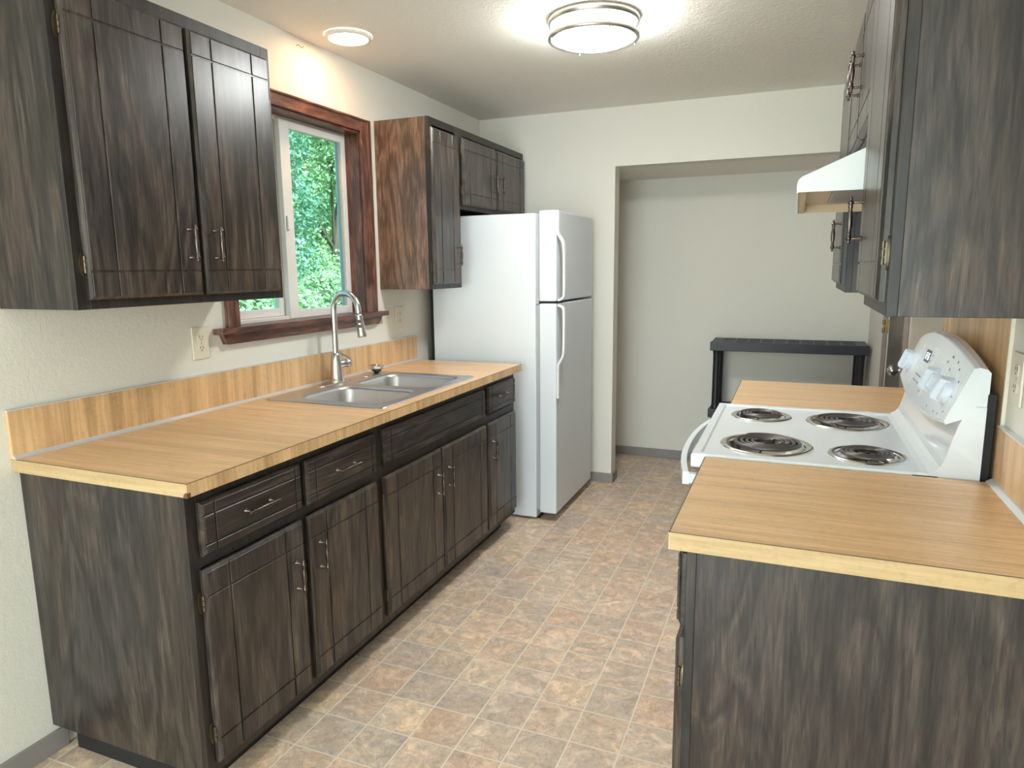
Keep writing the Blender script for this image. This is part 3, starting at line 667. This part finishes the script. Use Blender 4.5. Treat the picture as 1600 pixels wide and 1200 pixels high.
# --- stove
sv = thing('electric_stove', (2.1, 1.07, 0), 'white freestanding electric coil stove between the right-hand counters', 'stove')
TX0, TX1, TY0, TY1, TZ = 1.757, 2.30, .6905, 1.4525, .9185
MB().box(1.802, 2.428, TY0+.004, TY1-.004, .06, .885).build('body', 'enamel', sv, .003)
MB().box(1.83, 2.40, TY0+.02, TY1-.02, 0, .06).build('plinth', 'black', sv)
od = MB().box(1.777, 1.8015, TY0+.006, TY1-.006, .23, .868).build('oven_door', 'enamel', sv, .005)
MB().box(1.7755, 1.7768, .82, 1.32, .42, .68).build('window_glass', 'lcd', od)
MB().box(1.779, 1.8015, TY0+.006, TY1-.006, .065, .222).build('storage_drawer', 'enamel', sv, .005)
hp = []
for k in range(21):
    t = -1+2*k/20; y = (TY0+TY1)/2+t*.372; hp.append((1.744-.040*(1-abs(t)**2.2), y))
b = MB()
rings = [[(x-.009, y, .826), (x+.009, y, .826), (x+.009, y, .862), (x-.009, y, .862)] for x, y in hp]
b.loft(rings, True, True, False)
for y in (hp[0][1], hp[-1][1]): b.box(1.7445, 1.7765, min(y-math.copysign(.001, y-1.07), y-math.copysign(.024, y-1.07)), max(y-math.copysign(.001, y-1.07), y-math.copysign(.024, y-1.07)), .828, .856)
b.build('handle', 'enamel', od, .0025, 2)
# cooktop with four burner openings
BUR = [('near front', 1.944, .870, .1265), ('far front', 1.913, 1.278, .0985), ('far rear', 2.180, 1.262, .1265), ('near rear', 2.203, .842, .0985)]
b = MB()
def rect(i, z): return [(TX0+i, TY0+i, z), (2.343, TY0+i, z), (2.343, TY1-i, z), (TX0+i, TY1-i, z)]
b.loft([rect(.002, .880), rect(0, .884), rect(0, TZ-.005), rect(.0015, TZ-.0015), rect(.005, TZ), rect(.024, TZ), rect(.029, TZ-.0045)], True, False, False)
zt = TZ-.0045
xm = 2.066; ymd = 1.072
quads = {0: (TX0+.029, xm, TY0+.029, ymd), 1: (TX0+.029, xm, ymd, TY1-.029), 2: (xm, 2.343, ymd, TY1-.029), 3: (xm, 2.343, TY0+.029, ymd)}
for k, (_, cx, cy, rr) in enumerate(BUR):
    xa, xb_, ya, yb_ = quads[k]; angs = [2*math.pi*q/60 for q in range(60)]
    angs += [math.atan2(v-cy, u-cx) % (2*math.pi) for u in (xa, xb_) for v in (ya, yb_)]; angs = sorted(set(angs))
    ho, ou = [], []
    for a in angs:
        ca, sa = math.cos(a), math.sin(a)
        tx = ((xb_ if ca > 0 else xa)-cx)/ca if abs(ca) > 1e-9 else 1e9; ty = ((yb_ if sa > 0 else ya)-cy)/sa if abs(sa) > 1e-9 else 1e9
        t = min(tx, ty); ou.append((cx+ca*t, cy+sa*t, zt)); ho.append((cx+ca*(rr-.006), cy+sa*(rr-.006), zt))
    b.loft([ou, ho], True, False, False)
b.build('cooktop', 'enamel', sv)
for k, (w, cx, cy, rr) in enumerate(BUR):
    dp = MB().lathe([(rr, zt+.0003), (rr-.002, zt+.0035), (rr-.007, zt+.0045), (rr-.016, zt+.0030), (rr-.019, zt+.0005), (rr-.022, zt-.008), (rr-.035, zt-.022), (.03, zt-.026), (0, zt-.026)], (cx, cy, 0), seg=48).build('drip_pan', 'chrome', sv)
    dp['label'] = '%s chrome drip pan' % w
    pts = []; turns = 4.2 if rr > .11 else 3.2; ra, rb_ = .032, rr-.031; n = int(turns*30)
    for q in range(n+1):
        t = q/n; a = t*turns*2*math.pi+.9+k; R1 = ra+(rb_-ra)*t; pts.append((cx+R1*math.cos(a), cy+R1*math.sin(a), zt+.0085))
    a = turns*2*math.pi+.9+k
    pts += [(cx+(rb_)*math.cos(a+.12), cy+rb_*math.sin(a+.12), zt+.005), (cx+(rb_+.004)*math.cos(a+.26), cy+(rb_+.004)*math.sin(a+.26), zt-.008)]
    MB().tube(pts, .0052, 8).build('coil', 'coil', dp)
    cb = MB().lathe([(0, .0095), (.006, .0095), (.008, .0080), (.024, .0075), (.026, .004), (.026, -.002)], (cx, cy, zt), seg=20)
    for q in range(3):
        an = q*2*math.pi/3+.4; dx, dy = math.cos(an), math.sin(an)
        cb.tube([(cx+dx*.02, cy+dy*.02, zt+.0005), (cx+dx*(rr-.022), cy+dy*(rr-.022), zt+.0005)], .0022, 6)
    cb.build('coil_support', 'pan', dp)
# rear rise and control head
prof = [(TX1-.012, TZ-.0046), (2.312, TZ-.0038), (2.326, TZ+.0005), (2.338, TZ+.008), (2.346, TZ+.018), (2.352, TZ+.032), (2.358, TZ+.055), (2.366, TZ+.090), (2.376, 1.045), (2.384, 1.065), (2.390, 1.090), (2.429, 1.090), (2.429, .884), (TX1-.012, .884)]
MB().prism(prof, 1, TY0, TY1, False).build('splash_guard', 'enamel', sv)
MB().box(2.3955, 2.4288, TY0+.0015, TY1-.0015, 1.0905, 1.160).build('guard_body', 'enamel', sv)
MB().box(2.430, 2.449, TY0+.012, TY1-.012, .06, 1.120).build('rear_slab', 'black', sv)  # plain black slab behind the guard, short of the wall
rings = []
def head_face(y):
    t = (y-1.0715)/.381; q = max(0, 1-t*t)
    return (2.344-.012*q, 1.048-.026*q, 2.396-.007*q, 1.182+.046*q)
K = 24
for k in range(K+1):
    y = TY0-.001+(TY1-TY0+.002)*k/K; xb, zb, xt, zt_ = head_face(y)
    dx, dz = (xt-xb), (zt_-zb); 
    rings.append([(xb+.004, y, zb-.004), (xb, y, zb+.004), (xb+dx*.92, y, zb+dz*.92), (xb+dx*.985, y, zb+dz*.992), (xt+.012, y, zt_+.0015), (2.422, y, zt_-.002), (2.4305, y, zt_-.010), (2.4305, y, zb+.075), (2.385, y, zb+.012)])
ch = MB().loft(rings, True, True, False).build('control_panel', 'enamel', sv, .004, 3)
def face_pt(y, s, off=0):
    xb, zb, xt, zt_ = head_face(y); d_ = Vector((xt-xb, 0, zt_-zb)); n_ = Vector((-d_.z, 0, d_.x)).normalized()
    return Vector((xb, y, zb))+d_*s+n_*off, n_, d_.normalized()
for y in (.775, .925, 1.362):
    p, n_, u_ = face_pt(y, .46, -.001)
    kb = MB().lathe([(.034, 0), (.034, .004), (.0315, .008), (.0300, .017), (.0275, .0195), (0, .020)], p, n_, 32)
    # raised grip across the dial
    gr = []
    ud = (u_*.94+Vector((0, -.34, 0))).normalized(); vd = n_.cross(ud)
    for h_, wd, ln in ((.010, .0140, .0305), (.031, .0110, .0295), (.034, .0085, .0275)):
        gr.append([p+n_*h_+vd*sv_*wd+ud*su_*ln for sv_, su_ in ((-1, -1), (1, -1), (1, 1), (-1, 1))])
    kb.loft(gr, True, True, False)
    kb.build('knob', 'knob', ch, .0012, 2)
def decal(y, s, dy, ds, material, name, off=.0006):
    q = [face_pt(y+a*dy, s+c*ds, off)[0] for a, c in ((-1, -1), (1, -1), (1, 1), (-1, 1))]
    n_ = face_pt(y, s)[1]
    return MB().loft([q, [v+n_*.0008 for v in q]], True, True, False).build(name, material, ch)
MAT['overlay'] = plain('control_overlay', (.74, .76, .77), .4)
decal(1.14, .49, .115, .33, 'overlay', 'overlay', .0002)
lcd = decal(1.125, .66, .034, .085, 'lcd', 'display', .0012)
# seven-segment digits 12:36
SEG = {'1': 'bc', '2': 'abged', '3': 'abgcd', '6': 'afgedc', ':': ':'}
b = MB(); yy = 1.148
def seg(yc, sc, hy, hs):
    q = [face_pt(yc+a*hy, sc+c*hs, .0023)[0] for a, c in ((-1, -1), (1, -1), (1, 1), (-1, 1))]; n_ = face_pt(yc, sc)[1]
    b.loft([q, [v+n_*.0004 for v in q]], True, True, False)
for chx in '12:36':
    wdt, hgt, th = .0042, .042, .0010; ths = th/.145
    for g_ in SEG[chx]:
        if g_ == 'a': seg(yy, .66+hgt, wdt, ths)
        if g_ == 'g': seg(yy, .66, wdt, ths)
        if g_ == 'd': seg(yy, .66-hgt, wdt, ths)
        if g_ == 'b': seg(yy-wdt, .66+hgt/2, th, hgt/2)
        if g_ == 'c': seg(yy-wdt, .66-hgt/2, th, hgt/2)
        if g_ == 'f': seg(yy+wdt, .66+hgt/2, th, hgt/2)
        if g_ == 'e': seg(yy+wdt, .66-hgt/2, th, hgt/2)
        if g_ == ':': seg(yy, .66+.016, th, ths); seg(yy, .66-.016, th, ths)
    yy -= .0135 if chx not in ':' else .011
b.build('digits', 'digits', lcd)
b = MB()
for y, s, dy, ds in [(1.20, .62, .004, .012), (1.20, .74, .003, .010), (1.19, .36, .010, .010), (1.155, .36, .010, .010), (1.12, .36, .010, .010), (1.19, .27, .010, .010), (1.155, .27, .010, .010), (1.12, .27, .010, .010), (1.075, .62, .006, .010), (1.06, .70, .004, .012), (1.075, .50, .009, .010), (1.07, .36, .010, .010), (1.07, .27, .010, .010), (1.06, .20, .012, .008),
                     (.855, .86, .005, .016), (.84, .70, .003, .020), (.80, .86, .004, .016), (.77, .80, .003, .018), (.735, .66, .003, .018), (.73, .42, .004, .014), (.815, .10, .005, .014), (.775, .10, .003, .018), (.735, .16, .005, .012), (.885, .76, .004, .014), (.90, .12, .004, .012)]:
    q = [face_pt(y+a*dy, s+c*ds, .0011)[0] for a, c in ((-1, -1), (1, -1), (1, 1), (-1, 1))]; n_ = face_pt(y, s)[1]
    b.loft([q, [v+n_*.0003 for v in q]], True, True, False)
pmk = b.build('printed_marks', 'print', ch); pmk['kind'] = 'stuff'

# ------------------------------------------------------------------ lamps
L0 = Vector((1.205, 1.640, H))
lm = thing('ceiling_light', L0, 'round flush ceiling light with glowing white drum and nickel rings', 'ceiling light')
MB().lathe([(0, -.001), (.180, -.001), (.1815, -.004), (.180, -.026), (.176, -.028), (.162, -.028)], L0, seg=64).build('base_pan', 'nickel', lm)
MB().lathe([(.163, -.0285), (.163, -.072), (.160, -.078), (.140, -.088), (.100, -.096), (.05, -.100), (0, -.101)], L0, seg=64).build('diffuser', 'lens', lm)
MB().lathe([(.1655, -.066), (.177, -.064), (.180, -.066), (.1805, -.078), (.178, -.082), (.1665, -.083), (.1655, -.066)], L0, seg=64).build('lower_ring', 'nickel', lm)
for k in range(4):
    a = k*math.pi/2+3.75; p = L0+Vector((.1755*math.cos(a), .1755*math.sin(a), 0))
    MB().tube([p+Vector((0, 0, -.022)), p+Vector((0, 0, -.089))], .0022, 8).lathe([(.0035, -.083), (.0035, -.087), (0, -.089)], p, seg=8).build('post', 'nickel', lm)
L1 = Vector((.203, 1.420, H))
dl = thing('ceiling_disc_light', L1, 'small warm glowing disc light on the ceiling above the sink', 'ceiling light')
MB().lathe([(.098, -.001), (.098, -.006), (.093, -.013), (.082, -.015)], L1, seg=48).build('trim_ring', 'lampwhite', dl)
MB().lathe([(.0825, -.012), (.0815, -.0155), (.05, -.0175), (0, -.018)], L1, seg=48).build('lens', 'disc', dl)

# ------------------------------------------------------------------ outlets, hook
def outlet(x, sgn, y, z, label):
    o = thing('wall_outlet', (x, y, z), label, 'outlet', 'wall outlets')
    a, c = sorted((x+sgn*.0006, x+sgn*.006)); MB().box(a, c, y-.0375, y+.0375, z-.058, z+.058).build('cover_plate', 'white_plate', o, .002)
    for dz in (-.0195, .0195):
        pf = []
        for k in range(24):
            t = 2*math.pi*k/24; pf.append((y+.0168*math.cos(t), z+dz+max(-.0125, min(.0125, .0172*math.sin(t)))))
        a, c = sorted((x+sgn*.0061, x+sgn*.0082)); r_ = MB().prism(pf, 0, a, c).build('receptacle', 'ivory', o)
        a, c = sorted((x+sgn*.0083, x+sgn*.0087)); MB().box(a, c, y-.0075, y-.0055, z+dz-.001, z+dz+.008).box(a, c, y+.0055, y+.0075, z+dz-.001, z+dz+.007).box(a, c, y-.002, y+.002, z+dz-.009, z+dz-.005).build('slots', 'ivory_dark', r_)
    MB().lathe([(.0035, .0061), (.003, .0072), (0, .0074)], (x, y, z), (sgn, 0, 0), 10).build('screw', 'steel', o)
outlet(0, 1, .694, 1.167, 'ivory duplex outlet under the large wall cabinet, left of the window sill')
outlet(0, 1, 2.070, 1.167, 'ivory duplex outlet between the window and the fridge')
outlet(XR, -1, .612, 1.172, 'ivory duplex outlet above the right foreground counter')
hk = MB().tube([(.001, 1.335, 2.357), (.006, 1.338, 2.361), (.008, 1.345, 2.360), (.010, 1.352, 2.354), (.011, 1.360, 2.353), (.011, 1.366, 2.358), (.011, 1.364, 2.363)], .0013, 6).build('wire_hook', 'brass')
tag(hk, 'tiny bent wire hook high on the wall above the window', 'hook')

# ------------------------------------------------------------------ black resin shelf in the alcove
sh = thing('shelving_unit', (1.97, 3.75, 0), 'low black plastic shelving unit in the alcove behind the stove', 'shelf')
HX0, HX1, HY0, HY1 = 1.487, 2.447, 3.598, 3.902
def shelf_tier(zt_):
    o = MB(); t = .060; w = HX1-HX0
    for xa, xb_ in ((HX0+.002, HX0+.07), (HX1-.07, HX1-.002)):         # moulded end blocks
        o.prism([(xa, zt_-.002), (xa-(.004 if xa < 1.9 else 0), zt_-t), (xb_+(.004 if xa > 1.9 else 0), zt_-t), (xb_, zt_-.002)], 1, HY0+.028, HY1-.028)
    for ya, yb_, sg in ((HY0, HY0+.03, -1), (HY1-.03, HY1, 1)):
        o.box(HX0, HX1, ya, yb_, zt_-t, zt_)
        yo = ya if sg < 0 else yb_; lo, hi = sorted((yo+sg*.0002, yo+sg*.005))
        for a, c in ((.06, .40), (.56, .94)):
            o.prism([(HX0+w*a, zt_-.003), (HX0+w*c, zt_-.003), (HX0+w*(c-.02), zt_-.028), (HX0+w*(a+.02), zt_-.028)], 1, lo, hi)
        o.prism([(HX0+w*.42, zt_-t+.001), (HX0+w*.545, zt_-t+.001), (HX0+w*.525, zt_-t+.020), (HX0+w*.44, zt_-t+.020)], 1, lo, hi)
    return o
for zt_ in (.922, .462, .062):
    pl = shelf_tier(zt_).build('shelf_tier', 'plastic_black', sh, .003, 2)
    xa, xb_ = HX0+.0705, HX1-.0705; nb = 10
    for k in range(1, nb):
        x = xa+(xb_-xa)*k/nb; MB().box(x-.006, x+.006, HY0+.0305, HY1-.0305, zt_-.012, zt_-.0005).build('cross_rib', 'plastic_black', pl)
    ns = 6
    for k in range(ns):
        y = HY0+.0305+(HY1-HY0-.061)*(k+.5)/ns; MB().box(xa, xb_, y-.0125, y+.0125, zt_-.011, zt_-.003).build('slat', 'plastic_black', pl)
for x in (HX0+.042, HX1-.042):
    for y in (HY0+.045, HY1-.045):
        for za, zb in ((.0625, .462-.060), (.4625, .922-.060)):
            MB().lathe([(.030, 0), (.026, .012), (.024, .03), (.024, zb-za-.03), (.026, zb-za-.012), (.030, zb-za-.0005)], (x, y, za+.0002), seg=20).build('post', 'plastic_black', sh)

# ------------------------------------------------------------------ outdoors
struct(MB().box(-40, -.35, -25, 45, -.5, -.40).build('ground', 'lawn'), 'green lawn outside the kitchen window')
def leaves(name, blobs, count, size, material, parent):
    w = np.array([bl[3]**2 for bl in blobs]); w = w/w.sum(); idx = np.random.choice(len(blobs), count, p=w)
    B = np.array(blobs)[idx]; dirs = np.random.normal(size=(count, 3)); dirs /= np.linalg.norm(dirs, axis=1)[:, None]
    rad = B[:, 3:4]*np.random.uniform(.55, 1.05, (count, 1)); C = B[:, :3]+dirs*rad*np.array([1, 1, .8])
    nrm = dirs*.7+np.random.normal(size=(count, 3))*.7+np.array([0, 0, .5]); nrm /= np.linalg.norm(nrm, axis=1)[:, None]
    a = np.cross(nrm, np.random.normal(size=(count, 3))); a /= np.linalg.norm(a, axis=1)[:, None]; bb = np.cross(nrm, a)
    s = size*np.random.uniform(.6, 1.35, (count, 1))
    V = np.stack([C-a*s, C-bb*s*.55-a*s*.1, C+a*s, C+bb*s*.55-a*s*.1], 1).reshape(-1, 3)
    me = bpy.data.meshes.new(name); me.vertices.add(len(V)); ctr = V.mean(0); base = Vector(parent['_w'])
    me.vertices.foreach_set('co', (V-ctr).ravel()); me.loops.add(count*4); me.loops.foreach_set('vertex_index', np.arange(count*4)); me.polygons.add(count)
    me.polygons.foreach_set('loop_start', np.arange(0, count*4, 4)); me.update(); me.validate()
    me.materials.append(MAT[material]); o = bpy.data.objects.new(name, me); COL.objects.link(o); o.parent = parent; o.location = Vector(ctr.tolist())-base; o['kind'] = 'stuff'
def tree(x, y, h, r, z_lo, count, size, material, label, cat='tree', name='tree', group='trees outside the window'):
    t = thing(name, (x, y, -.40), label, cat, group)
    blobs = []
    nb = max(7, int(10*h/2))
    for k in range(nb):
        z = z_lo+(h-z_lo)*(k+.5)/nb; f = (k+.5)/nb; rr = r*(math.sin(math.pi*(.18+.74*f))**.7)
        a = random.uniform(0, 6.28); q = rr*random.uniform(.25, .75)
        blobs.append((x+q*math.cos(a), y+q*math.sin(a), z, r*random.uniform(.32, .52)))
    leaves('foliage', blobs, count, size, material, t)
    tk = MB(); pts = [(x+random.uniform(-.08, .08)*k, y+random.uniform(-.08, .08)*k, -.40+(h+.1)*k/6) for k in range(7)]
    tk.tube(pts, [.045*h/2*(1-.8*k/6)*.5+.012 for k in range(7)], 8)
    for bl in blobs[::2]:
        k = min(5, max(1, int((bl[2]-.3)/h*6))); tk.tube([pts[k], tuple(.5*(Vector(pts[k])+Vector(bl[:3]))+Vector((0, 0, .08))), bl[:3]], [.018*h/3, .012*h/3, .006], 6)
    tk.build('trunk', 'bark', t)
sp_ = [(-2.7, 5.1), (-3.0, 6.9), (-5.4, 12.0), (-2.5, 3.35)]
lab = ['bright leafy shrub just outside the window, seen low in the right pane', 'bright leafy shrub farther back low in the right pane', 'farthest low bright shrub outside the window', 'bright leafy shrub seen under the large wall cabinet through the left pane']
for (x, y), l in zip(sp_, lab):
    tree(x, y, 1.25+.12*random.random(), .80, .0, 16000, .030, 'leaf1', l, 'shrub', 'shrub', 'shrubs outside the window')
tp = [(-5.4, 6.7, 6.0, 1.25), (-5.9, 9.6, 6.5, 1.3), (-9.4, 10.4, 7.5, 1.8), (-9.4, 14.6, 7.5, 1.9), (-14.8, 15.2, 9.0, 2.4), (-14.6, 20.6, 9.0, 2.5)]
lab = ['nearest slender leafy tree filling the window view', 'leafy green tree behind the right pane', 'tall leafy tree in the second row outside', 'tall leafy tree at the right of the window view', 'tall tree in the far row outside, left', 'tall tree in the far row outside, right']
for k, ((x, y, h, r), l) in enumerate(zip(tp, lab)):
    tree(x, y, h, r, .6, 30000, .038 if k < 2 else .055, 'leaf2' if k % 2 == 0 else 'leaf1', l)

for o in S.objects:
    if '_w' in o.keys(): del o['_w']
